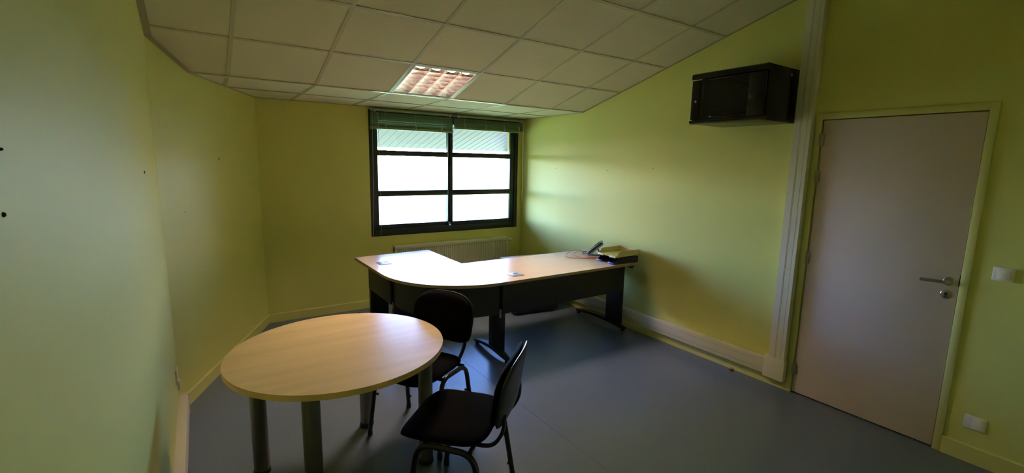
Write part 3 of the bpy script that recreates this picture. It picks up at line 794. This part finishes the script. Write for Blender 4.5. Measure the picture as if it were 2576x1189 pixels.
def loop(pts, name, label):
    return tag(MB().tube(fillet(pts, .06, 6), .0026, 8).build(name, M['salmon']), label, 'cable')
zc = ZD+.0032
loop([(3.51, 3.70, zc+.012), (3.38, 3.775, zc+.03), (3.24, 3.76, zc+.012), (3.13, 3.65, zc), (3.16, 3.57, zc), (3.26, 3.50, zc), (3.36, 3.415, zc)], 'network_cable', 'salmon network cable making the widest loop to the left of the phone')
loop([(3.50, 3.67, zc+.012), (3.40, 3.745, zc+.022), (3.27, 3.70, zc+.004), (3.25, 3.60, zc), (3.30, 3.525, zc+.002), (3.325, 3.505, zc+.004)], 'network_cable', 'salmon network cable making the small inner loop close to the phone')
b = MB()
for k in range(5):
    dy = .012*k
    b.tube(fillet([(3.30+.01*k, 3.505-dy, zc+.006*(k % 2)+.002), (3.36, 3.470-dy, zc+.007*(k % 2)+.006), (3.42, 3.45-dy, zc+.005), (3.47, 3.43-dy*.5, zc+.004)], .03, 4), .0030, 8)
tag(b.build('cable_bundle', M['salmon']), 'bundled salmon cable strands lying between phone and letter trays', 'cable')
b = MB(); b.tube(fillet([(3.455, 3.68, ZD+.014), (3.43, 3.70, ZD+.022), (3.405, 3.67, ZD+.006), (3.445, 3.64, ZD+.012)], .02, 4), .0028, 8); b.tube([(3.42, 3.70, ZD+.018), (3.402, 3.675, ZD+.004)], .0028, 8)
tag(b.build('phone_cord', M['rubber']), 'short tangled black phone cord beside the phone', 'cord')

# door stop on the floor
ds = thing('door_stop', 'small brown round door stop on the floor by the right wall', 'door stop', (3.630, 2.034, 0))
MB().lathe([(.017, 0), (.018, .01), (.018, .022), (.013, .029), (.006, .032)], n=20).build('base', M['brown'], ds)
MB().lathe([(.019, .012), (.0205, .015), (.0205, .020), (.019, .023)], n=20).build('rubber_ring', M['rubber'], ds)
# specks on the floor
for x, y, n in ((1.40, 5.12, 6), (.60, 5.10, 5)):
    b = MB(); b.lathe([(.002, 0), (.008, .002), (.007, .007), (.002, .009)], n=n)
    o = b.build('debris_crumb', M['dark']); o.location = (x, y, 0)
    tag(o, 'dark crumb on the floor below the window wall, nearer the desk' if x > 1 else 'small dark crumb on the floor in the bent corner', 'crumb')

# ------------------------------------------------------------------ outside: lawn, eave, side fin, tree
lw = MB(); lw.box(-40, 60, YW+.3, 90, -.35, -.25); struct(lw.build('floor_lawn', M['lawn'], smooth=0))
ev = thing('roof_eave', 'pale blue-grey roof overhang of ribbed metal seen through the top of the window', 'eave', (0, 0, 0))
EY, EZ = 6.75, 1.893
def ez(y): return EZ+SL*(EY-y)
pitch = .1095
x = 1.0; first = None
while x < 4.36:
    if first is None:
        b = MB(); prof = [(0, 0), (.006, -.004), (.010, -.004), (.016, 0), (pitch-.001, 0), (pitch-.001, .012), (0, .012)]
        rows = [[(px_, y, ez(y)+pz) for px_, pz in prof] for y in (YW+.27, EY)]
        V = b.grid(rows, close_u=True); b.cap(V[0]); b.cap(list(reversed(V[1])))
        first = b.build('soffit_board', M['eave'], ev, smooth=0); first.location = (x, 0, 0)
    else:
        o = share(first); o.location = (x, 0, 0)
    x += pitch
b = MB(); rows = [[(xx, y, ez(y)+dz) for y, dz in ((YW+.27, .014), (EY, .014), (EY, .05), (YW+.27, .05))] for xx in (.9, 4.37)]
V = b.grid(rows, close_u=True); b.cap(V[0]); b.cap(list(reversed(V[1]))); b.build('roof_deck', M['eave'], ev, smooth=0)
struct(MB().box(4.372, 4.60, YW+.27, EY+.02, -.3, 2.6).build('wall_fin', M['fin']))
struct(MB().box(.66, .88, YW+.27, EY+.02, -.3, 2.6).build('light_block_left', M['fin']))  # unseen slab added to block grazing light onto the right wall
tree = thing('tree', 'pale sunlit tree standing far outside beyond the left window sash', 'tree', (4.55, 14.5, -.25))
MB().tube([(0, 0, 0), (.05, .02, 1.0), (-.02, .05, 2.2), (.05, 0, 3.4)], [.10, .08, .06, .03], 10).build('trunk', M['bark'], tree)
b = MB(); rnd = random.Random(3)
for k in range(700):
    th, u = rnd.random()*2*PI, rnd.random()*2-1; rr = .9*rnd.random()**.4
    c = Vector((rr*math.sqrt(1-u*u)*math.cos(th), rr*math.sqrt(1-u*u)*math.sin(th), 2.95+1.0*rr*u))
    d1 = Vector((rnd.uniform(-1, 1), rnd.uniform(-1, 1), rnd.uniform(-1, 1))).normalized(); d2 = d1.orthogonal().normalized(); s_ = rnd.uniform(.05, .09)
    b.face([c-d1*s_, c+d2*s_*.5, c+d1*s_, c-d2*s_*.5])
o = b.build('foliage', M['leaf'], tree, smooth=0); o['kind'] = 'stuff'
